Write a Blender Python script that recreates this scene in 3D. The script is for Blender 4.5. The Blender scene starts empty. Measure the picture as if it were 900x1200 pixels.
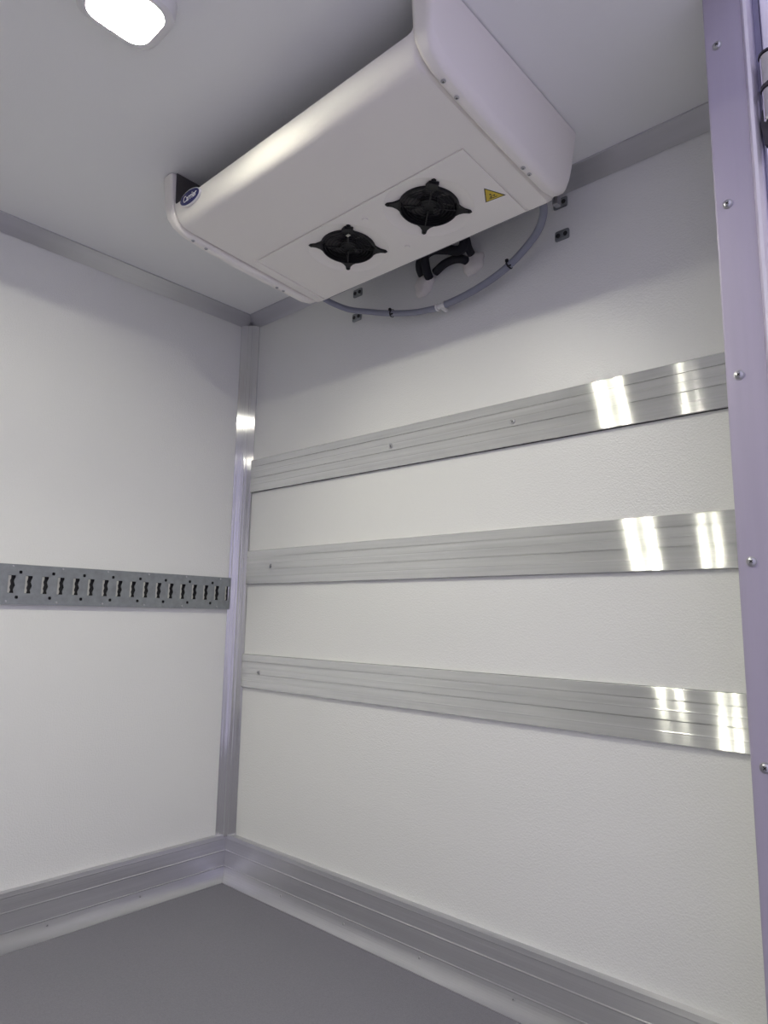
import bpy, bmesh, math, random
from mathutils import Vector, Matrix
random.seed(4)
PI = math.pi
S = bpy.context.scene
COL = S.collection

# ------------------------------------------------------------------ camera
YAW, PITCH, ROLL = -0.7357770897871271, 0.15423754341211307, 0.01681970215735706
fw = Vector((math.sin(YAW)*math.cos(PITCH), math.cos(YAW)*math.cos(PITCH), math.sin(PITCH)))
r0 = Vector((math.cos(YAW), -math.sin(YAW), 0)); u0 = r0.cross(fw)
rt = math.cos(ROLL)*r0 + math.sin(ROLL)*u0
up = -math.sin(ROLL)*r0 + math.cos(ROLL)*u0
cam = bpy.data.cameras.new('camera'); cam_o = bpy.data.objects.new('camera', cam); COL.objects.link(cam_o)
cam_o.matrix_world = Matrix(((rt.x, up.x, -fw.x, 2.2450), (rt.y, up.y, -fw.y, -1.62765), (rt.z, up.z, -fw.z, 0.96790), (0, 0, 0, 1)))
cam.sensor_fit = 'VERTICAL'; cam.sensor_height = 36; cam.sensor_width = 27
cam.lens = 36*792.22/1200; cam.clip_start = 0.02
S.camera = cam_o

# ------------------------------------------------------------------ light
S.view_settings.view_transform = 'Standard'; S.view_settings.look = 'None'
S.view_settings.exposure = 0.29; S.view_settings.gamma = 1; S.view_settings.use_curve_mapping = False
LED = 1680.0                                   # strength of the LED windows of the two ceiling lamps
LED_COL = (1.0, 0.98, 0.82)
w = bpy.data.worlds.new('hall'); S.world = w; w.use_nodes = True
nt = w.node_tree; bg = nt.nodes['Background']
tc = nt.nodes.new('ShaderNodeTexCoord'); sx = nt.nodes.new('ShaderNodeSeparateXYZ'); rp = nt.nodes.new('ShaderNodeValToRGB')
nt.links.new(tc.outputs['Generated'], sx.inputs[0]); nt.links.new(sx.outputs['Z'], rp.inputs[0]); nt.links.new(rp.outputs[0], bg.inputs['Color'])
rp.color_ramp.elements[0].position = 0.0; rp.color_ramp.elements[0].color = (0.61, 0.57, 0.80, 1)
rp.color_ramp.elements[1].position = 0.8; rp.color_ramp.elements[1].color = (0.74, 0.71, 0.95, 1)
bg.inputs['Strength'].default_value = 0.95

# ------------------------------------------------------------------ dimensions
H, W, D = 2.2, 1.922, 4.4        # inside height, width, length of the cargo box
JY = -0.36                        # face of the door post towards the opening
DY = -2.3                         # far side of the door opening

# ------------------------------------------------------------------ materials
def mat(name, col, rough=0.5, metal=0.0, spec=0.5, bump=None, emit=None, tangent=None, aniso=0.0, var=None, brush=None, coat=0, alpha=None, trans=0):
    m = bpy.data.materials.new(name); m.use_nodes = True
    t = m.node_tree; b = t.nodes['Principled BSDF']; N = t.nodes.new; Lk = t.links.new
    b.inputs['Base Color'].default_value = (*col, 1); b.inputs['Roughness'].default_value = rough
    b.inputs['Metallic'].default_value = metal; b.inputs['Specular IOR Level'].default_value = spec
    b.inputs['Coat Weight'].default_value = coat
    b.inputs['Transmission Weight'].default_value = trans
    if emit: b.inputs['Emission Color'].default_value = (*emit[0], 1); b.inputs['Emission Strength'].default_value = emit[1]
    if alpha is not None: b.inputs['Alpha'].default_value = alpha
    tc = N('ShaderNodeTexCoord')
    nrm = None
    if brush:                      # brushed grain: fine ridges that tip the normal across the grain
        mp = N('ShaderNodeMapping'); mp.inputs['Scale'].default_value = brush['scale']; Lk(tc.outputs['Object'], mp.inputs[0])
        nz = N('ShaderNodeTexNoise'); nz.inputs['Scale'].default_value = 1; nz.inputs['Detail'].default_value = 2; Lk(mp.outputs[0], nz.inputs['Vector'])
        ma = N('ShaderNodeMath'); ma.operation = 'SUBTRACT'; Lk(nz.outputs[0], ma.inputs[0]); ma.inputs[1].default_value = 0.5
        vm = N('ShaderNodeVectorMath'); vm.operation = 'SCALE'; vm.inputs[0].default_value = [c*brush['amount'] for c in brush['dir']]; Lk(ma.outputs[0], vm.inputs['Scale'])
        ge = N('ShaderNodeNewGeometry'); ad = N('ShaderNodeVectorMath'); ad.operation = 'ADD'; Lk(ge.outputs['Normal'], ad.inputs[0]); Lk(vm.outputs[0], ad.inputs[1])
        no = N('ShaderNodeVectorMath'); no.operation = 'NORMALIZE'; Lk(ad.outputs[0], no.inputs[0]); nrm = no.outputs[0]
    if bump:
        nz = N('ShaderNodeTexNoise'); nz.inputs['Scale'].default_value = bump[0]; nz.inputs['Detail'].default_value = 2
        if len(bump) > 3:
            mp = N('ShaderNodeMapping'); mp.inputs['Scale'].default_value = bump[3]; Lk(tc.outputs['Object'], mp.inputs[0]); Lk(mp.outputs[0], nz.inputs['Vector'])
        else: Lk(tc.outputs['Object'], nz.inputs['Vector'])
        bp = N('ShaderNodeBump'); bp.inputs['Strength'].default_value = bump[1]; bp.inputs['Distance'].default_value = bump[2]
        Lk(nz.outputs[0], bp.inputs['Height'])
        if nrm: Lk(nrm, bp.inputs['Normal'])
        nrm = bp.outputs[0]
    if nrm: Lk(nrm, b.inputs['Normal'])
    if var:                        # gentle colour variation: (scale vector, amount)
        mp = N('ShaderNodeMapping'); mp.inputs['Scale'].default_value = var[0]; Lk(tc.outputs['Object'], mp.inputs[0])
        nz = N('ShaderNodeTexNoise'); nz.inputs['Scale'].default_value = 1; nz.inputs['Detail'].default_value = 4; Lk(mp.outputs[0], nz.inputs['Vector'])
        cr = N('ShaderNodeValToRGB'); Lk(nz.outputs[0], cr.inputs[0])
        cr.color_ramp.elements[0].position = 0.3; cr.color_ramp.elements[1].position = 0.7
        cr.color_ramp.elements[0].color = (*[c*(1-var[1]) for c in col], 1); cr.color_ramp.elements[1].color = (*[min(1, c*(1+var[1])) for c in col], 1)
        Lk(cr.outputs[0], b.inputs['Base Color'])
    if tangent:
        b.inputs['Anisotropic'].default_value = aniso
        cx = N('ShaderNodeCombineXYZ'); cx.inputs[0].default_value, cx.inputs[1].default_value, cx.inputs[2].default_value = tangent
        Lk(cx.outputs[0], b.inputs['Tangent'])
    return m

M_WALL = mat('white_grp_panel', (0.79, 0.795, 0.775), 0.25, spec=0.5, bump=(230, 0.75, 0.0014))
M_CEIL = mat('white_grp_ceiling', (0.87, 0.875, 0.865), 0.5, spec=0.3, bump=(190, 0.2, 0.001))
M_FLOOR = mat('grey_floor_coating', (0.195, 0.190, 0.222), 0.62, bump=(420, 0.6, 0.0012), var=((260, 260, 260), 0.07))
ALU = (0.72, 0.725, 0.72)
def alu(name, tangent, scale, dr, rough=0.2, amount=0.5, col=ALU, aniso=0.95, metal=0.8):
    return mat(name, col, rough, metal, tangent=tangent, aniso=aniso, brush=dict(scale=scale, dir=dr, amount=amount), var=((scale[0]*.02+1, scale[1]*.02+1, scale[2]*.02+1), 0.07))
def grooved_aluminium(name, col, rough, metal, tilts):
    """extruded aluminium with micro grooves along x: several narrow lobes, each tipped up or down"""
    m = bpy.data.materials.new(name); m.use_nodes = True; t = m.node_tree; N = t.nodes.new; Lk = t.links.new
    for n in list(t.nodes): t.nodes.remove(n)
    out = N('ShaderNodeOutputMaterial'); ge = N('ShaderNodeNewGeometry'); tc = N('ShaderNodeTexCoord')
    mp = N('ShaderNodeMapping'); mp.inputs['Scale'].default_value = (1.1, 1, 90); Lk(tc.outputs['Object'], mp.inputs[0])
    nz = N('ShaderNodeTexNoise'); nz.inputs['Scale'].default_value = 1; nz.inputs['Detail'].default_value = 5; Lk(mp.outputs[0], nz.inputs['Vector'])
    cr = N('ShaderNodeValToRGB'); Lk(nz.outputs[0], cr.inputs[0]); cr.color_ramp.elements[0].position = .3; cr.color_ramp.elements[1].position = .7
    cr.color_ramp.elements[0].color = (*[c*.90 for c in col], 1); cr.color_ramp.elements[1].color = (*[min(1, c*1.07) for c in col], 1)
    tg = N('ShaderNodeCombineXYZ'); tg.inputs[2].default_value = 1
    prev = None; tot = 0
    for tz, wt in tilts:
        b = N('ShaderNodeBsdfPrincipled'); b.inputs['Roughness'].default_value = rough; b.inputs['Metallic'].default_value = metal
        b.inputs['Anisotropic'].default_value = 1.0; Lk(tg.outputs[0], b.inputs['Tangent']); Lk(cr.outputs[0], b.inputs['Base Color'])
        ad = N('ShaderNodeVectorMath'); ad.operation = 'ADD'; Lk(ge.outputs['Normal'], ad.inputs[0]); ad.inputs[1].default_value = (0, 0, tz)
        no = N('ShaderNodeVectorMath'); no.operation = 'NORMALIZE'; Lk(ad.outputs[0], no.inputs[0]); Lk(no.outputs[0], b.inputs['Normal'])
        tot += wt
        if prev is None: prev = b.outputs[0]
        else:
            mx = N('ShaderNodeMixShader'); mx.inputs[0].default_value = wt/tot; Lk(prev, mx.inputs[1]); Lk(b.outputs[0], mx.inputs[2]); prev = mx.outputs[0]
    Lk(prev, out.inputs['Surface']); return m
M_RAIL = grooved_aluminium('aluminium_grain_along_x', (0.80, 0.81, 0.79), 0.11, 0.70, [(0, 1), (.075, 1), (-.075, 1), (.16, .95), (-.16, .95), (.26, .9), (-.26, .9), (.37, .8), (-.37, .8), (.5, .5), (-.5, .5)])
M_ALUX = alu('aluminium_trim_grain_x', (0, 0.7, 0.7), (1.5, 900, 900), (0, .5, .8), 0.3, 0.5, col=(.60, .60, .625))
M_ALUY = alu('aluminium_trim_grain_y', (0.7, 0, 0.7), (900, 1.5, 900), (.5, 0, .8), 0.3, 0.5, col=(.60, .60, .625))
M_ALUZ = alu('aluminium_trim_grain_z', (0.707, 0.707, 0), (900, 900, 1.5), (.6, .6, 0), 0.13, 1.2, col=(.62, .62, .64))
M_POST = alu('aluminium_post_grain_z', (1, 0, 0), (900, 900, 1.5), (.8, .2, 0), 0.55, 0.4, col=(0.475, 0.44, 0.535), aniso=.5, metal=.5)  # lilac of the outside light is mixed into this aluminium colour
M_TRACK = mat('galvanised_track', (0.30, 0.32, 0.33), 0.5, 0.75, var=((50, 50, 50), 0.10))
M_TRACK_L = mat('galvanised_tongue_lit', (0.55, 0.55, 0.50), 0.35, 0.9)  # brighter galvanised: light catching the slot tongues is put into the colour
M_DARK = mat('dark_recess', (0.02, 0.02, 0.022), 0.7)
M_SCREW = mat('zinc_screw', (0.50, 0.50, 0.52), 0.3, 1.0)
M_SLOT = mat('screw_recess', (0.05, 0.05, 0.05), 0.6, 0.5)
M_UNIT = mat('white_abs_cover', (0.86, 0.83, 0.785), 0.5, spec=0.3, bump=(260, 0.08, 0.0006))
M_UNITD = mat('dark_coil_housing', (0.09, 0.085, 0.085), 0.6, 0.3)
M_GALV = mat('unit_back_frame', (0.28, 0.28, 0.30), 0.45, 0.8)
M_BLACK = mat('black_fan_plastic', (0.007, 0.007, 0.009), 0.45, spec=.3)
M_BLADE = mat('black_fan_blade', (0.008, 0.008, 0.010), 0.5, spec=.3)
M_RUBBER = mat('black_foam_insulation', (0.006, 0.006, 0.011), 0.8, bump=(200, 0.4, 0.001))
M_HOSE = mat('grey_pvc_hose', (0.23, 0.24, 0.30), 0.32, spec=0.6, bump=(1, 0.25, 0.0008, (500, 60, 60)))
M_CONN = mat('white_plastic_connector', (0.72, 0.72, 0.70), 0.35)
M_SEAL = mat('cream_sealant', (0.74, 0.71, 0.68), 0.45, bump=(60, 0.5, 0.004))
M_BLUE = mat('badge_blue', (0.012, 0.014, 0.11), 0.25, coat=0.4)
M_WHITE = mat('badge_white', (0.80, 0.80, 0.82), 0.3)
M_YELLOW = mat('sticker_yellow', (0.62, 0.46, 0.03), 0.4)
M_INK = mat('sticker_ink', (0.02, 0.018, 0.015), 0.5)
M_LIP = mat('door_edge_highlight', (0.95, 0.92, 1.0), 0.42, 0.8)  # brighter copy of the post metal, its lilac highlight painted in
M_CHROME = mat('hinge_chrome', (0.80, 0.78, 0.82), 0.12, 1.0)
M_HINGE = mat('hinge_dark_bracket', (0.07, 0.065, 0.08), 0.4, 0.6)
M_DOOR = mat('white_door_panel_lilac_lit', (0.93, 0.91, 0.95), 0.35)  # white panel, tinted with the lilac light from outside
M_SEALD = mat('door_gasket', (0.25, 0.24, 0.36), 0.5)
M_LAMPB = mat('lamp_housing', (0.75, 0.75, 0.74), 0.4)
M_LENS = mat('glowing_lamp_lens', (0.9, 0.9, 0.88), 0.4, emit=(LED_COL, 22.0))
M_LED = mat('led_window', (0.9, 0.9, 0.85), 0.4, emit=(LED_COL, LED))
M_GROUND = mat('hall_concrete', (0.68, 0.67, 0.69), 0.8, var=((2, 2, 2), 0.12))

# ------------------------------------------------------------------ helpers
def obj(name, bm, m, parent=None, smooth=False, kind=None, mods=None):
    """link bmesh (world coordinates) as ONE mesh object"""
    me = bpy.data.meshes.new(name)
    bmesh.ops.recalc_face_normals(bm, faces=bm.faces)
    off = Vector((0, 0, 0)); p = parent
    while p: off += p.location; p = p.parent
    if parent is None:
        co = [v.co for v in bm.verts]
        off = Vector(((min(c.x for c in co)+max(c.x for c in co))/2, (min(c.y for c in co)+max(c.y for c in co))/2, min(c.z for c in co)))
    bmesh.ops.translate(bm, verts=bm.verts, vec=-off)
    bm.to_mesh(me); bm.free()
    me.materials.append(m)
    if smooth:
        for f in me.polygons: f.use_smooth = True
        me.set_sharp_from_angle(angle=math.radians(smooth if smooth > 1 else 40))
    o = bpy.data.objects.new(name, me); COL.objects.link(o)
    if parent is None: o.location = off
    else: o.parent = parent
    if smooth:
        wn = o.modifiers.new('weighted normals', 'WEIGHTED_NORMAL'); wn.keep_sharp = True
    if kind: o['kind'] = kind
    return o
def thing(name, label, cat, loc, group=None):
    o = bpy.data.objects.new(name, None); COL.objects.link(o); o.location = loc; o.empty_display_size = .05
    o['label'] = label; o['category'] = cat
    if group: o['group'] = group
    return o
def box(bm, x0, x1, y0, y1, z0, z1, bev=0):
    r = bmesh.ops.create_cube(bm, size=1)
    for v in r['verts']:
        v.co = Vector(((x0+x1)/2+v.co.x*(x1-x0), (y0+y1)/2+v.co.y*(y1-y0), (z0+z1)/2+v.co.z*(z1-z0)))
    if bev:
        es = list({e for v in r['verts'] for e in v.link_edges})
        bmesh.ops.bevel(bm, geom=es, offset=bev, segments=2, affect='EDGES', profile=.6)
def loft(bm, rings, cap=True, closed=True):
    vs = [[bm.verts.new(p) for p in r] for r in rings]
    n = len(rings[0])
    for a, b in zip(vs, vs[1:]):
        for i in range(n if closed else n-1):
            j = (i+1) % n
            bm.faces.new((a[i], a[j], b[j], b[i]))
    if cap: bm.faces.new(list(reversed(vs[0]))); bm.faces.new(vs[-1])
    return vs
def catmull(pts, k=6):
    P = [Vector(p) for p in pts]; P = [2*P[0]-P[1]] + P + [2*P[-1]-P[-2]]
    out = []
    for i in range(1, len(P)-2):
        for s in range(k):
            t = s/k; a, b, c, d = P[i-1:i+3]
            out.append(0.5*((2*b)+(c-a)*t+(2*a-5*b+4*c-d)*t*t+(3*b-a-3*c+d)*t**3))
    out.append(P[-2]); return out
def tube(bm, pts, r, n=12, k=6):
    P = catmull(pts, k); rings = []
    N = None
    for i, p in enumerate(P):
        T = (P[min(i+1, len(P)-1)]-P[max(i-1, 0)]).normalized()
        if N is None: N = T.orthogonal().normalized()
        N = (N-T*N.dot(T)).normalized(); B = T.cross(N)
        rr = r(i/(len(P)-1)) if callable(r) else r
        rings.append([p+(N*math.cos(2*PI*a/n)+B*math.sin(2*PI*a/n))*rr for a in range(n)])
    loft(bm, rings)
def frame(o, u, v, n):
    """point maker: a*u + b*v + c*n from o"""
    o, u, v, n = Vector(o), Vector(u).normalized(), Vector(v).normalized(), Vector(n).normalized()
    return lambda a, b, c=0.0: o+u*a+v*b+n*c
def lathe(bm, F, prof, n=24, a0=0, cap=True):
    """prof = [(radius, height)], axis is the third direction of F"""
    loft(bm, [[F(r*math.cos(a0+2*PI*i/n), r*math.sin(a0+2*PI*i/n), h) for i in range(n)] for r, h in prof], cap=cap)
def prism(bm, F, pts, h0, h1):
    loft(bm, [[F(a, b, h0) for a, b in pts], [F(a, b, h1) for a, b in pts]])
def torus(bm, F, R, r, n=32, m=6, h=0):
    vs = [[bm.verts.new(F((R+r*math.cos(2*PI*j/m))*math.cos(2*PI*i/n), (R+r*math.cos(2*PI*j/m))*math.sin(2*PI*i/n), h+r*math.sin(2*PI*j/m))) for j in range(m)] for i in range(n)]
    for i in range(n):
        for j in range(m):
            a, b = vs[i], vs[(i+1) % n]
            bm.faces.new((a[j], a[(j+1) % m], b[(j+1) % m], b[j]))
def holed_plate(bm, F, outer, holes, th):
    """flat plate with real holes, thickness th along the third direction of F"""
    cu = bpy.data.curves.new('outline', 'CURVE'); cu.dimensions = '2D'; cu.fill_mode = 'BOTH'; cu.extrude = th/2
    for loop in [outer]+holes:
        sp = cu.splines.new('POLY'); sp.points.add(len(loop)-1); sp.use_cyclic_u = True
        for p, q in zip(sp.points, loop): p.co = (q[0], q[1], 0, 1)
    o = bpy.data.objects.new('outline', cu); me = bpy.data.meshes.new_from_object(o)
    base = len(bm.verts); vs = [bm.verts.new(F(v.co.x, v.co.y, v.co.z+th/2)) for v in me.vertices]
    for f in me.polygons:
        try: bm.faces.new([vs[i] for i in f.vertices])
        except ValueError: pass
    bpy.data.objects.remove(o); bpy.data.curves.remove(cu); bpy.data.meshes.remove(me)
    bmesh.ops.remove_doubles(bm, verts=bm.verts, dist=1e-6)
def text_mesh(bm, F, s, size, th, shear=0.0):
    cu = bpy.data.curves.new('lettering', 'FONT'); cu.body = s; cu.size = size; cu.extrude = th/2; cu.shear = shear
    cu.align_x = 'CENTER'; cu.align_y = 'CENTER'; cu.resolution_u = 3; cu.offset = 0.0
    o = bpy.data.objects.new('lettering', cu); me = bpy.data.meshes.new_from_object(o)
    vs = [bm.verts.new(F(v.co.x, v.co.y, v.co.z+th/2)) for v in me.vertices]
    for f in me.polygons:
        try: bm.faces.new([vs[i] for i in f.vertices])
        except ValueError: pass
    bpy.data.objects.remove(o); bpy.data.curves.remove(cu); bpy.data.meshes.remove(me)
def circ(cx, cy, r, n=32): return [(cx+r*math.cos(2*PI*i/n), cy+r*math.sin(2*PI*i/n)) for i in range(n)]

def screw(parent, p, u, v, n, r=0.008, h=0.004, washer=True, name='screw', label=None, m=None):
    """pan head screw with a cross recess; n points out of the surface"""
    F = frame(p, u, v, n); bm = bmesh.new()
    if washer: lathe(bm, F, [(r*1.25, 0), (r*1.25, h*.25), (r*1.1, h*.35)], 20)
    lathe(bm, F, [(r*.98, h*.2), (r, h*.55), (r*.85, h*.9), (r*.55, h*1.08), (r*.2, h*1.12)], 20)
    o = obj(name, bm, m or M_SCREW, parent, 35)
    if label: o['label'] = label
    bm = bmesh.new(); c = r*.45
    for a in (PI/4, 3*PI/4):
        ca, sa = math.cos(a), math.sin(a)
        pts = [(x*ca-y*sa, x*sa+y*ca) for x, y in ((-c, -c*.25), (c, -c*.25), (c, c*.25), (-c, c*.25))]
        prism(bm, F, pts, h*.9, h*1.2)
    obj('cross_recess', bm, M_SLOT, o)
    return o

# ------------------------------------------------------------------ setting
T = 0.063
bm = bmesh.new(); box(bm, -T, 0, -D-T, T, -.03, H+.02); obj('wall_left', bm, M_WALL, kind='structure')
bm = bmesh.new(); box(bm, 0, W+T, 0, T, -.03, H+.02); obj('wall_front', bm, M_WALL, kind='structure')
bm = bmesh.new(); box(bm, 0, W+T, -D-T, -D, -.03, H+.02); obj('wall_rear', bm, M_WALL, kind='structure')
bm = bmesh.new(); box(bm, W, W+T, JY+.012, 0, 0, H); box(bm, W, W+T, -D, DY, 0, H); obj('wall_right', bm, M_WALL, kind='structure')
bm = bmesh.new(); box(bm, -T, W+T+.012, -D-T, T, H, H+.07); obj('ceiling', bm, M_CEIL, kind='structure')
bm = bmesh.new(); box(bm, -T, W+T, -D-T, T, -.09, 0); obj('floor', bm, M_FLOOR, kind='structure')
bm = bmesh.new(); box(bm, -14, 16, -16, 14, -1.2, -1.12); obj('ground', bm, M_GROUND, kind='structure')

def mitred(name, prof, side, m):
    """prof = [(distance from wall, z)] swept along the left or the front wall with a mitred corner"""
    bm = bmesh.new()
    if side == 'left': r = [[Vector((d, -D, z)) for d, z in prof], [Vector((d, -d, z)) for d, z in prof]]
    else: r = [[Vector((d, -d, z)) for d, z in prof], [Vector((W, -d, z)) for d, z in prof]]
    loft(bm, r); return obj(name, bm, m, smooth=30, kind='structure')
g = .0014                                              # ridge height on the kick board
kick = [(0, 0), (.050, 0), (.050, .002), (.0440, .0055), (.0370, .0120), (.0318, .020), (.0282, .028), (.0260, .037), (.0250, .046), (.0250+g, .0475), (.0250+g, .0490), (.0240, .0505),
        (.0235, .099), (.0235+g, .101), (.0235+g, .103), (.0235, .105), (.0235, .142), (.0235+g, .1435), (.0235+g, .146), (.0240, .148), (.0235, .157), (0, .157)]
bl = mitred('baseboard_left', kick, 'left', M_ALUY)
bf = mitred('baseboard_front', kick, 'front', M_ALUX)
for x in (.36, .66, .96, 1.26, 1.56): screw(bf, (x, -.0305, .034), (1, 0, 0), (0, .5, .8), (0, -.8, .5), .0035, .002, False)
for y in (-.36, -.66, -.96, -1.3): screw(bl, (.0305, y, .034), (0, 1, 0), (-.5, 0, .8), (.8, 0, .5), .0035, .002, False)
cove = [(0, 2.157), (.003, 2.154), (.006, 2.157), (.0425, 2.1925), (.0475, 2.195), (.047, 2.2), (0, 2.2)]
t1 = mitred('trim_1', cove, 'left', M_ALUY)
t2 = mitred('trim_2', cove, 'front', M_ALUX)
bm = bmesh.new()                                        # vertical corner profile
pr = [(0, 0), (.054, 0), (.0555, -.003), (.0525, -.0055), (.0400, -.0170), (.0388, -.0165), (.0335, -.0218), (.0330, -.0232), (.0232, -.0330), (.0218, -.0335), (.0055, -.0525), (.003, -.0555), (0, -.054)]
loft(bm, [[Vector((x, y, .150)) for x, y in pr], [Vector((x, y, 2.162)) for x, y in pr]])
t3 = obj('trim_3', bm, M_ALUZ, kind='structure')
screw(t2, (.0285, -.0285, 2.1745), (1, 1, 0), (-.4, .4, .8), (.577, -.577, -.577), .005, .002, False)

# door post: aluminium profile wrapped round the end of the right wall
bm = bmesh.new(); y = JY
pr = [(W-.003, y+.055), (W-.003, y), (W+.0015, y-.003), (W+.060, y-.003), (W+.0635, y-.002), (W+.0635, y+.055)]
loft(bm, [[Vector((a, b, -.02)) for a, b in pr], [Vector((a, b, H)) for a, b in pr]])
post = obj('trim_4', bm, M_POST, kind='structure', smooth=50)
bm = bmesh.new(); pr = [(W+.0636, y-.005), (W+.069, y-.0125), (W+.0745, y-.0125), (W+.079, y-.007), (W+.081, y+.002), (W+.081, y+.055), (W+.0636, y+.055)]
loft(bm, [[Vector((a, b, -.02)) for a, b in pr], [Vector((a, b, H)) for a, b in pr]])
obj('edge_bead', bm, M_LIP, post, 50)
post['label'] = 'satin aluminium door post with a column of cross head screws'
for z in (.38, .737, 1.071, 1.401, 1.730, 2.061): screw(post, (W+.019, y-.003, z), (1, 0, 0), (0, 0, 1), (0, -1, 0), .0072, .0042)
bm = bmesh.new(); box(bm, W-.003, W+.081, DY-.055, DY, -.02, H); obj('trim_5', bm, M_POST, kind='structure')

# open side door, hinged on the post, swung outwards
bm = bmesh.new(); box(bm, 2.045, 2.95, -.395, -.325, -.02, 2.19, .006)
door = obj('door_1', bm, M_DOOR, kind='structure'); door['label'] = 'white door leaf, lilac light tinted in, swung open beyond the post'
bm = bmesh.new(); box(bm, 2.013, 2.047, -.350, -.338, -.02, 2.19, .002); obj('door_edge_profile', bm, M_LIP, door)
bm = bmesh.new(); box(bm, 2.0034, 2.0060, -.352, -.335, -.02, 1.93); box(bm, 2.0034, 2.0125, -.356, -.335, 1.93, 2.19); obj('gasket', bm, M_SEALD, door)
hp = frame((2.028, -.372, 1.852), (1, 0, 0), (0, 1, 0), (0, 0, 1))
for k, (z0, z1) in enumerate(((0, .060), (.066, .128))):
    bm = bmesh.new(); lathe(bm, hp, [(.014, z0), (.017, z0+.003), (.017, z1-.003), (.014, z1)], 24)
    obj('hinge_barrel', bm, M_CHROME, door, 40)
bm = bmesh.new(); lathe(bm, hp, [(.019, .0595), (.019, .0665)], 24); lathe(bm, hp, [(.019, .127), (.019, .131), (.012, .134)], 24); obj('hinge_collar', bm, M_HINGE, door, 40)
bm = bmesh.new()
prism(bm, frame((2.004, -.366, 1.80), (1, 0, 0), (0, 0, 1), (0, 1, 0)), [(.018, -.002), (.032, .018), (.032, .060), (.004, .085), (.000, .060), (.004, .018)], 0, .014)
hb = obj('hinge_bracket', bm, M_HINGE, door)

# ------------------------------------------------------------------ bulkhead rails
def rail(z0, z1, label, screws, lip=0):
    t = thing('aluminium_rail', label, 'rail', (W/2, 0, z0), 'aluminium impact rails across the front bulkhead')
    h = z1-z0; f = -.012; prof = [(0, z0), (f+.002, z0), (f, z0+.002)]
    def groove(q):   # dark narrow groove
        zc = z0+h*q; prof.extend([(f, zc-.0011), (f+.005, zc-.0009), (f+.005, zc+.0009), (f, zc+.0011)])
    def ridge(q):
        zc = z0+h*q; prof.extend([(f, zc-.002), (f-.0004, zc-.0006), (f-.0004, zc+.0006), (f, zc+.002)])
    ridge(.21); groove(.42); ridge(.60); groove(.78)
    prof += [(f, z1-.002), (f+.002, z1), (0, z1)]
    bm = bmesh.new(); loft(bm, [[Vector((.056, y, z)) for y, z in prof], [Vector((W-.001, y, z)) for y, z in prof]])
    obj('rail_plank', bm, M_RAIL, t)
    for x, z in screws: screw(t, (x, f, z), (1, 0, 0), (0, 0, 1), (0, -1, 0), .0072, .003, False)
    return t
rail(1.452, 1.584, 'highest of the three aluminium rails, two screws near its middle', [(.808, 1.523), (1.269, 1.522)])
rail(1.086, 1.217, 'middle one of the three aluminium rails across the white bulkhead', [(.206, 1.153)])
rail(.695, .819, 'lowest of the three aluminium rails, nearest the grey floor', [(.162, .755)])

# ------------------------------------------------------------------ load securing track on the left wall
tr = thing('cargo_track', 'grey galvanised lashing track with paired slots on the left wall', 'track', (0, -1.0, .988))
F = frame((.012, 0, 0), (0, 1, 0), (0, 0, 1), (1, 0, 0))
ya, yb = -2.0, -.053
holes = []; tongues = []; yy = -.065; k = 0
slots = [-.0660-.0490*i for i in range(39)]
wav = [(.0105, .027), (.0105, .021), (.0075, .014), (.0060, .008), (.0085, .002), (.0105, -.004), (.0075, -.011), (.0055, -.017), (.0075, -.023), (.0075, -.027)]
for s in slots:
    if s < ya+.03: continue
    x1 = min(.0105, yb-s-.003)
    loop = [(s-.0105, 1.022), (s-.0105, 1.076)]+[(s+min(a, x1), 1.049+b) for a, b in wav]
    holes.append(loop)
    tongues.append(s)
for i in range(20):
    y = -.135-.0988*i
    if y < ya+.02: break
    for z, dy in ((1.0865, 0), (1.0095, -.006)):
        holes.append([(y+dy+.0048*a, z+.0048*b) for a, b in ((-1, -.6), (-.6, -1), (.6, -1), (1, -.6), (1, .6), (.6, 1), (-.6, 1), (-1, .6))])
bm = bmesh.new(); holed_plate(bm, F, [(ya, .988), (yb, .988), (yb, 1.110), (ya, 1.110)], holes, .002)
obj('face_plate', bm, M_TRACK, tr)
bm = bmesh.new(); box(bm, 0, .0121, ya, yb, .988, .9905); box(bm, 0, .0121, ya, yb, 1.1075, 1.110); obj('side_flange', bm, M_TRACK, tr)
bm = bmesh.new(); box(bm, 0, .002, ya, yb, .9905, 1.1075); obj('channel_back', bm, M_DARK, tr)  # galvanised back coloured dark to paint the shadow behind the slots
bm = bmesh.new(); s = 0
box(bm, .0085, .0100, -.0125, -.0015, 1.023, 1.075)
first = None
for i, s in enumerate(tongues):
    if i == 0:
        bm2 = bmesh.new(); G = frame((.0085, s, 1.049), (0, 1, 0), (0, 0, 1), (1, 0, 0))
        prism(bm2, G, [(-.0100, -.0265), (-.0035, -.0265), (-.0015, -.018), (-.0040, -.010), (-.0015, 0), (-.0040, .010), (-.0015, .018), (-.0015, .0265), (-.0100, .0265)], 0, .0015)
        first = obj('slot_tongue', bm2, M_TRACK_L, tr)
    else:
        c = first.copy(); COL.objects.link(c); c.parent = tr; c.location = first.location + Vector((0, s-tongues[0], 0))
bm.free()
rv = None
for i in range(13):
    y = -.10-.15*i
    for z, dy in ((1.1035, 0), (.9965, -.012)):
        if rv is None:
            bm = bmesh.new(); lathe(bm, frame((.014, y+dy, z), (0, 1, 0), (0, 0, 1), (1, 0, 0)), [(.0034, 0), (.003, .0012), (.0015, .0018)], 12)
            rv = obj('rivet', bm, M_SCREW, tr, 40); rv0 = (y+dy, z)
        else:
            c = rv.copy(); COL.objects.link(c); c.parent = tr; c.location = rv.location+Vector((0, y+dy-rv0[0], z-rv0[1]))

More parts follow.
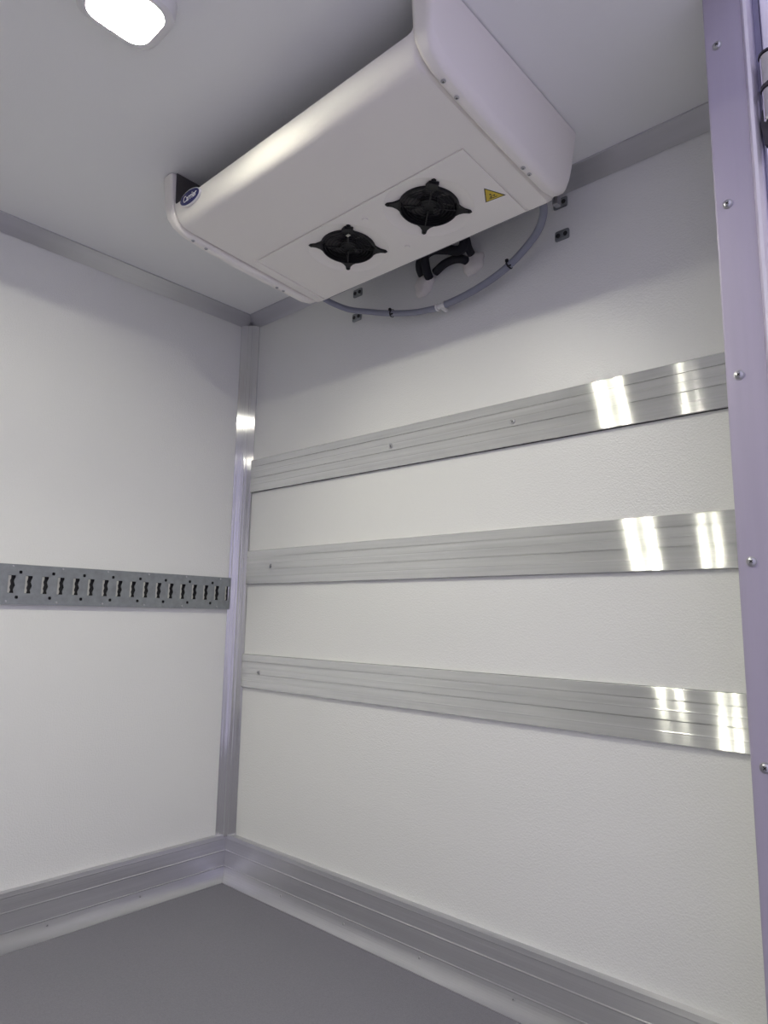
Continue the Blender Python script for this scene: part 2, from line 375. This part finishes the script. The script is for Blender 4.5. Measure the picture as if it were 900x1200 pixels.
# ------------------------------------------------------------------ ceiling lamps
def lamp(x, y, dx, label):
    t = thing('ceiling_light', label, 'lamp', (x, y, H-.04), 'led luminaires on the ceiling')
    def rr(hx, hy, r, n=6):                            # rounded rectangle
        return [(sx*(hx-r)+r*math.cos(a), sy*(hy-r)+r*math.sin(a)) for sx, sy, a0 in ((1, 1, 0), (-1, 1, PI/2), (-1, -1, PI), (1, -1, 3*PI/2)) for a in [a0+PI/2*i/n for i in range(n+1)]]
    F = frame((x, y, H), (1, 0, 0), (0, 1, 0), (0, 0, -1)); bm = bmesh.new()
    loft(bm, [[F(a, b, h) for a, b in rr(hx, hy, r)] for hx, hy, r, h in ((.078, .088, .05, 0), (.078, .088, .05, .018), (.074, .084, .046, .0375), (.068, .076, .041, .0420), (.060, .066, .034, .0410), (.059, .065, .033, .0205))])  # deep inner rim shaped to cut the lamp's wide-angle light
    obj('lamp_housing', bm, M_LAMPB, t, 40)
    bm = bmesh.new(); loft(bm, [[F(a, b, h) for a, b in rr(.057, .063, .03)] for h in (.0206, .0222)]); obj('lamp_lens', bm, M_LENS, t)
    for s in (-1, 1):
        bm = bmesh.new(); box(bm, x+s*dx-.0065, x+s*dx+.0065, y-.040, y+.040, H-.0236, H-.0222); obj('led_strip', bm, M_LED, t)
lamp(1.048, -1.105, .044, 'glaring led ceiling light close to the evaporator unit')
lamp(1.022, -2.41, .040, 'led ceiling light farther back, seen mirrored in the rail ends')

# ------------------------------------------------------------------ evaporator unit
U = thing('evaporator_unit', 'white ceiling mounted refrigeration evaporator with two black fans', 'cooling unit', (1.07, -.2, 2.0))
# side cap outline (y, z)
capo = [(-.150, 2.1965), (-.160, 2.10), (-.167, 2.055), (-.178, 2.030), (-.205, 2.013), (-.245, 2.0055), (-.35, 2.009), (-.52, 2.018), (-.64, 2.028), (-.690, 2.036), (-.722, 2.050), (-.738, 2.070), (-.745, 2.10), (-.752, 2.1965)]
def inset(pts, o):
    """pull the lower outline in by o; the rear and front edges move only a little"""
    return [(y+(.35*o if y < -.455 else -.35*o), z+o*max(0, min(1, (2.10-z)/.05))) for y, z in pts]
capz = lambda y: next(z0+(z1-z0)*(y-y0)/(y1-y0) for (y0, z0), (y1, z1) in zip(capo, capo[1:]) if y1 <= y <= y0)
def cap(x, s, name):
    """x: groove position, s: +1 for the right cap, -1 for the left"""
    steps = [(0, .014), (.002, .009), (.005, .004), (.009, .001), (.013, 0)]
    R = .024 if s > 0 else .014; k = 7; xb = .018
    for i in range(1, k+1):
        a = PI/2*i/k; steps.append((xb+R*math.sin(a)*.8, R*(1-math.cos(a))))
    rings = []
    for dx, o in steps:
        rings.append([Vector((x+s*(dx+(.018*(z-2.0)/.2 if dx > xb else 0)), y, z)) for y, z in inset(capo, o)])
    bm = bmesh.new(); loft(bm, rings); return obj(name, bm, M_UNIT, U, 50)
XR, XL = 1.497, .624
cr_ = cap(XR, 1, 'side_cap'); cl_ = cap(XL, -1, 'side_cap')
# main cover: open shell, recessed fan deck between x 0.665 and 1.437
bot = lambda y: 2.010+(2.035-2.010)*(-.195-y)/(.425)
px0, px1, py0 = .666, 1.437, -.487
def shell(y0):
    pts = []
    if y0: pts += [(-.158, 2.062), (-.160, 2.046), (-.172, 2.028), (-.198, bot(-.198)+.0005)]
    return pts
front = [(-.600, bot(-.600)), (-.668, bot(-.668)), (-.676, bot(-.676)), (-.697, bot(-.697)+.001), (-.711, bot(-.711)+.0045), (-.722, 2.0525), (-.730, 2.066), (-.7360, 2.082), (-.7385, 2.099), (-.7375, 2.102), (-.7345, 2.101), (-.727, 2.072), (-.715, 2.059), (-.690, 2.052), (-.600, 2.048)]
bm = bmesh.new()
def strip(xs, prof):
    """open strip lofted along x; xs = [(x, raise)]"""
    vs = [[bm.verts.new((x, y, z+dz)) for y, z in prof] for x, dz in xs]
    for a, b in zip(vs, vs[1:]):
        for i in range(len(prof)-1): bm.faces.new((a[i], a[i+1], b[i+1], b[i]))
sideprof = shell(1)+[(-.30, bot(-.30)), (-.40, bot(-.40)), (py0, bot(py0)), (-.55, bot(-.55))]+front
midprof = [(py0, bot(py0)), (-.55, bot(-.55))]+front
strip([(XL-.001, .014), (XL+.003, .008), (XL+.008, .002), (XL+.014, 0), (px0, 0)], sideprof)
strip([(px0, 0), (.9, 0), (1.2, 0), (px1, 0)], midprof)
strip([(px1, 0), (XR-.016, 0), (XR-.008, .002), (XR-.003, .008), (XR+.001, .014)], sideprof)
rc = .0045                                                # step up to the recessed deck
def ring_pts(d, dz): return [(px0+d, -.198, bot(-.198)+dz), (px0+d, py0+d, bot(py0+d)+dz), (px1-d, py0+d, bot(py0+d)+dz), (px1-d, -.198, bot(-.198)+dz)]
ra = [[bm.verts.new(p) for p in ring_pts(d, dz)] for d, dz in ((0, 0), (.0012, rc), (.013, rc))]
for a, b in zip(ra, ra[1:]):
    for i in range(3): bm.faces.new((a[i], a[i+1], b[i+1], b[i]))
bmesh.ops.remove_doubles(bm, verts=bm.verts, dist=1e-5)
cover = obj('cover', bm, M_UNIT, U, 35)
# frame of the sloping underside: a along x, b towards the bulkhead, c down (out of the deck)
v = Vector((0, .425, -.025)).normalized(); nd = Vector((0, -.025, -.425)).normalized()
O = Vector((0, -.358, bot(-.358)))
FD = frame(O, (1, 0, 0), v, nd)
yb_ = lambda y: (y+.358)/v.y
fans = [(.937, .001), (1.235, -.001)]
bm = bmesh.new()
def FDr(a, b, c=0.0): return FD(a, b, c-.001)
gw = .0085
e = [(px0+gw, yb_(py0+gw)), (px1-gw, yb_(py0+gw)), (px1-gw, yb_(-.197)), (px0+gw, yb_(-.197))]
DR = .119
holed_plate(bm, lambda a, b, c=0: FDr(a, b, -c), e, [circ(x, y, DR, 48) for x, y in fans], .0045)
for x, y in fans:
    Fx = frame(FDr(x, y), (1, 0, 0), v, nd)
    lathe(bm, Fx, [(DR, 0), (DR-.003, -.0018), (DR-.010, -.0035), (DR-.030, -.0065), (.080, -.008), (.0795, -.03)], 48, cap=False)
obj('fan_deck', bm, M_UNIT, U, 30)
# rear hem of the deck and galvanised frame behind it
bm = bmesh.new(); box(bm, XL+.035, XR-.05, -.198, -.1955, 2.012, 2.045); obj('cover_hem', bm, M_UNIT, U)
bm = bmesh.new(); box(bm, XL+.02, XR-.005, -.188, -.168, 2.030, 2.045); box(bm, XL+.02, XR-.005, -.172, -.168, 2.045, 2.2)
box(bm, XR-.012, XR+.004, -.165, -.145, 2.02, 2.05, .003); obj('back_frame', bm, M_GALV, U)
bm = bmesh.new(); box(bm, XL+.012, XR-.012, -.560, -.19, 2.046, 2.2)
for i in range(28):                                    # coil fins in the air outlet
    x = XL+.02+i*(XR-XL-.04)/27; box(bm, x-.0015, x+.0015, -.575, -.56, 2.06, 2.195)
obj('coil_housing', bm, M_UNITD, U)
for x, s in ((XL+.002, 1), (XR-.002, -1)):
    bm = bmesh.new(); prism(bm, frame((x, 0, 0), (0, 1, 0), (0, 0, 1), (s, 0, 0)), [(-.738, 2.199), (-.735, 2.09), (-.70, 2.06), (-.55, 2.05), (-.55, 2.199)], 0, .003)
    obj('outlet_side_plate', bm, M_UNITD, U)
# fans
def fan(cx, cy, rot):
    Fz = frame(FDr(cx, cy, -.0085), (1, 0, 0), v, nd)
    c, s = math.cos(rot), math.sin(rot)
    F = lambda a, b, h=0.0: Fz(a*c-b*s, a*s+b*c, h)
    bm = bmesh.new()
    lathe(bm, F, [(.079, -.03), (.0795, .004), (.078, .008), (.0745, .008), (.073, .004), (.071, -.03)], 48, cap=False)
    for k in range(4):
        a = k*PI/2+PI/4
        ca, sa = math.cos(a), math.sin(a)
        Fe = lambda p, q_, h=0.0, ca=ca, sa=sa: F(p*ca-q_*sa, p*sa+q_*ca, h)
        ear = [(.073, -.024), (.082, -.014), (.094, -.0075), (.110, -.0058), (.1145, 0), (.110, .0058), (.094, .0075), (.082, .014), (.073, .024)]
        prism(bm, Fe, ear, .001, .008)
        lathe(bm, frame(Fe(.106, 0, .008), (1, 0, 0), v, nd), [(.0042, 0), (.004, .0022), (.0015, .0026)], 10)
    root = obj('fan', bm, M_BLACK, U, 40); root['label'] = 'black round fan with four pointed mounting ears'
    bm = bmesh.new()
    for i, r in enumerate((.022, .031, .040, .049, .058, .067)): torus(bm, F, r, .0011, 32, 5, .0055-.0006*i*0)
    for k in range(4):
        a = k*PI/2+PI/4; ca, sa = math.cos(a), math.sin(a)
        prism(bm, lambda p, q_, h=0.0: F(p*ca-q_*sa, p*sa+q_*ca, h), [(.012, -.0016), (.074, -.0016), (.074, .0016), (.012, .0016)], .004, .007)
    obj('grille', bm, M_BLACK, root)
    bm = bmesh.new(); lathe(bm, F, [(.024, -.026), (.024, -.002), (.022, .0), (.005, .0)], 28); obj('motor_hub', bm, M_BLACK, root, 40)
    bm = bmesh.new()
    for k in range(7):
        a0 = 2*PI*k/7; P = []
        for r in (.024, .040, .055, .069):
            for t in (0, 1):
                a = a0+.62*t+(r-.024)*4
                P.append(F(r*math.cos(a), r*math.sin(a), -.022+.014*t))
        vs = [bm.verts.new(p) for p in P]
        for i in range(0, 6, 2): bm.faces.new((vs[i], vs[i+1], vs[i+3], vs[i+2]))
    obj('blades', bm, M_BLADE, root)
    bm = bmesh.new(); lathe(bm, F, [(.0795, -.055), (.0795, -.0305), (.078, -.0305), (.078, -.053)], 32); obj('fan_well', bm, M_DARK, root)
    # cable clip beside the front ear
    a = 3*PI/4-.06-rot*0; p = (.086*math.cos(3*PI/4-.28), .086*math.sin(3*PI/4-.28))
    return root
f1 = fan(*fans[0], 0.0); f2 = fan(*fans[1], 0.0)
for (cx, cy), f in zip(fans, (f1, f2)):
    # wiring clip at the ear nearest the front
    bm = bmesh.new(); c0 = FD(cx+.066, cy-.058, 0)
    G = frame(FDr(cx+.062, cy-.066, 0), Vector((1, 0, 0)), v, nd)
    prism(bm, G, [(-.012, -.010), (.004, -.014), (.020, .004), (.008, .012)], -.004, .004); obj('cable_clip', bm, M_BLACK, f)
bm = bmesh.new(); G = frame(FDr(fans[0][0]+.052, fans[0][1]-.052, .004), (1, 0, 0), v, nd); prism(bm, G, [(-.006, -.004), (.006, -.005), (.007, .003), (-.005, .005)], 0, .0015)
o = obj('connector_tab', bm, M_TRACK_L, f1); o['label'] = 'pale metal tab'
# blind plugs in the deck
for x, y in ((1.071, -.426), (1.082, -.262)):
    bm = bmesh.new(); lathe(bm, frame(FDr(x, yb_(y)), (1, 0, 0), v, nd), [(.0085, 0), (.0085, .0016), (.007, .003), (.003, .003)], 20)
    obj('blind_plug', bm, M_UNIT, U, 40)
# cover screws on both side caps
def csk(x, y, r=.0056):
    screw(U, (x, y, capz(y)-.0004), (1, 0, 0), (0, 1, -.03), (0, -.03, -1), r, .0026, False)
for x, y in ((XR+.016, -.664), (XR+.015, -.617), (XR+.016, -.356), (XR+.016, -.328)): csk(x, y)
for x, y in ((XL-.010, -.666), (XL-.010, -.622), (XL-.010, -.357), (XL-.010, -.330)): csk(x, y)
# oval badge on the front lip
nb = Vector((0, -.97, -.24)).normalized(); vb = Vector((0, -.24, .97)).normalized()
FB = frame((.712, -.7405, 2.0880), (1, 0, 0), vb, nb)
bm = bmesh.new(); loft(bm, [[FB(.0480*s*math.cos(a), .0185*s*math.sin(a), h) for a in [2*PI*i/40 for i in range(40)]] for s, h in ((1, -.004), (1, .001), (.97, .0025))])
bdg = obj('badge', bm, M_WHITE, U, 40); bdg['label'] = 'dark blue oval badge with a white rim'
bm = bmesh.new(); loft(bm, [[FB(.0455*math.cos(a), .0162*math.sin(a), h) for a in [2*PI*i/40 for i in range(40)]] for h in (.002, .0032)])
obj('badge_field', bm, M_BLUE, bdg)
bm = bmesh.new(); text_mesh(bm, lambda a, b, c=0: FB(a, b, c+.0032), 'Carrier', .0215, .0006, .35); obj('badge_lettering', bm, M_WHITE, bdg)
# yellow warning triangle
FT = frame(FDr(1.394, yb_(-.308), .0), (1, 0, 0), v, nd)
tri = [(FDr(0, 0), 0)]
a_, b_, c_ = (1.393-1.394, -.335+.308), (1.419-1.394, -.287+.308), (1.369-1.394, -.292+.308)
def tri_pts(s): 
    mx, my = (a_[0]+b_[0]+c_[0])/3, (a_[1]+b_[1]+c_[1])/3
    return [(mx+(p[0]-mx)*s, my+(p[1]-my)*s) for p in (a_, b_, c_)]
bm = bmesh.new(); prism(bm, FT, tri_pts(1.12), .0, .0004); st = obj('warning_sticker', bm, M_INK, U); st['label'] = 'yellow triangular warning sticker with black border'
bm = bmesh.new(); prism(bm, FT, tri_pts(.95), .0004, .0008); obj('sticker_field', bm, M_YELLOW, st)
mx, my = (a_[0]+b_[0]+c_[0])/3, (a_[1]+b_[1]+c_[1])/3
bm = bmesh.new()
G = frame(FT(mx, my, .0008), (1, 0, 0), v, nd)
for k in range(3):                                       # little fan pictogram and a hand stroke
    a = 2*PI*k/3+.4; prism(bm, G, [(0, 0), (.0085*math.cos(a-.35), .0085*math.sin(a-.35)), (.0085*math.cos(a+.35), .0085*math.sin(a+.35))], 0, .0003)
prism(bm, G, [(-.012, .006), (.010, .0085), (.010, .0105), (-.012, .0085)], 0, .0003)
obj('sticker_symbol', bm, M_INK, st)

# ------------------------------------------------------------------ drain hose
dh = thing('drain_hose', 'grey plastic drain hose drooping in an arc below the evaporator', 'hose', (1.03, -.04, 1.93))
bm = bmesh.new(); tube(bm, [(.600, -.165, 2.062), (.613, -.15, 2.049), (.633, -.12, 2.034), (.668, -.08, 2.018), (.747, -.055, 1.994), (.828, -.05, 1.967), (.928, -.045, 1.941), (1.017, -.04, 1.930)], .0100, 14, 8)
obj('hose_length', bm, M_HOSE, dh, 60)
bm = bmesh.new(); tube(bm, [(1.051, -.04, 1.931), (1.129, -.045, 1.935), (1.209, -.05, 1.947), (1.285, -.055, 1.969), (1.355, -.07, 1.997), (1.404, -.09, 2.020), (1.436, -.12, 2.040), (1.451, -.15, 2.060)], .0108, 14, 8)
obj('hose_length', bm, M_HOSE, dh, 60)
bm = bmesh.new(); tube(bm, [(1.003, -.0405, 1.932), (1.065, -.04, 1.932)], .0085, 14, 4)
for x in (1.020, 1.048): tube(bm, [(x-.003, -.04, 1.932), (x+.003, -.04, 1.932)], .0125, 14, 2)
tube(bm, [(1.034, -.045, 1.932), (1.034, -.012, 1.928)], .008, 12, 2)
obj('hose_connector', bm, M_CONN, dh, 40)
def tie(p, d):
    d = Vector(d).normalized(); a = d.orthogonal().normalized(); b = d.cross(a)
    F = frame(Vector(p)-d*.0025, a, b, d); bm = bmesh.new()
    lathe(bm, F, [(.0118, 0), (.0130, .0005), (.0130, .0045), (.0118, .005)], 18, cap=False)
    q = Vector(p)+Vector((0, -.012, .009)); box(bm, q.x-.004, q.x+.004, q.y-.004, q.y+.003, q.z-.004, q.z+.004, .001)
    q = Vector(p)+Vector((.004, -.012, -.010)); box(bm, q.x-.002, q.x+.010, q.y-.003, q.y+.0, q.z-.002, q.z+.002, .0005)
    obj('cable_tie', bm, M_BLACK, dh, 40)
tie((.838, -.0495, 1.964), (.9, .05, -.26)); tie((1.290, -.056, 1.971), (.8, -.1, .32))

# ------------------------------------------------------------------ insulated pipes and sealant
def pipe(pts, r, label):
    bm = bmesh.new(); tube(bm, pts, r, 12, 6); o = obj('insulated_pipe', bm, M_RUBBER, None, 60)
    o['label'] = label; o['category'] = 'pipe'; o['group'] = 'black insulated pipes between the unit and the bulkhead'; return o
pipe([(.925, .01, 2.080), (.940, -.03, 2.096), (.963, -.05, 2.113), (1.012, -.058, 2.120), (1.065, -.06, 2.102), (1.105, -.06, 2.083), (1.128, -.06, 2.082), (1.140, -.065, 2.108), (1.134, -.08, 2.150)], .0150, 'longest black foam insulated pipe looping across below the unit')
pipe([(.955, .01, 2.060), (.972, -.035, 2.070), (.990, -.07, 2.105), (1.015, -.090, 2.150)], .0140, 'black insulated pipe dropping into the left sealant blob')
pipe([(.996, -.022, 2.066), (1.040, -.030, 2.076), (1.083, -.030, 2.076), (1.112, -.022, 2.066), (1.118, .01, 2.056)], .0130, 'lowest short black insulated pipe ending in the right sealant blob')
pipe([(1.125, .01, 2.078), (1.138, -.04, 2.088), (1.140, -.062, 2.120), (1.120, -.085, 2.155)], .0120, 'black insulated pipe rising steeply above the right sealant blob')
def blob(cx, cz, rx, rz, label, seed):
    random.seed(seed); bm = bmesh.new(); bmesh.ops.create_icosphere(bm, subdivisions=3, radius=1)
    ph = [random.uniform(0, 6) for _ in range(6)]
    for q in bm.verts:
        c = q.co; k = 1+.10*math.sin(3*c.x+ph[0])*math.cos(4*c.z+ph[1])+.07*math.sin(7*c.z+ph[2])+.05*math.sin(9*c.x+ph[3])
        q.co = Vector((cx+c.x*rx*k, -.002+c.y*.020*k, cz+c.z*rz*k))
    o = obj('sealant_blob', bm, M_SEAL, None, 80); o['label'] = label; o['category'] = 'sealant'; o['group'] = 'sealant round the pipe holes'
blob(.936, 2.050, .038, .040, 'left cream sealant blob on the bulkhead under the black pipes', 2)
blob(1.128, 2.058, .040, .042, 'right cream sealant blob on the bulkhead beside the black pipes', 5)

# ------------------------------------------------------------------ small mounting plates on the bulkhead
def plate(x, z, label):
    t = thing('mounting_plate', label, 'plate', (x, 0, z-.014), 'small dark plates bolted to the bulkhead')
    bm = bmesh.new(); box(bm, x-.021, x+.021, -.006, 0, z-.0145, z+.0145, .005); obj('plate_body', bm, M_TRACK, t)
    for dx in (-.011, .011):
        bm = bmesh.new(); lathe(bm, frame((x+dx, -.006, z), (1, 0, 0), (0, 0, 1), (0, -1, 0)), [(.0065, 0), (.006, .002), (.003, .0025)], 14); obj('bolt', bm, M_SLOT, t, 40)
plate(.629, 2.122, 'upper dark plate just behind the hose at the left end of the unit')
plate(.627, 2.030, 'lower dark plate, under the hose near the left end of the unit')
plate(1.427, 2.132, 'upper dark plate beside the hose at the right end of the unit')
plate(1.430, 2.034, 'lower dark plate right of the hose bend, nearest the top rail')
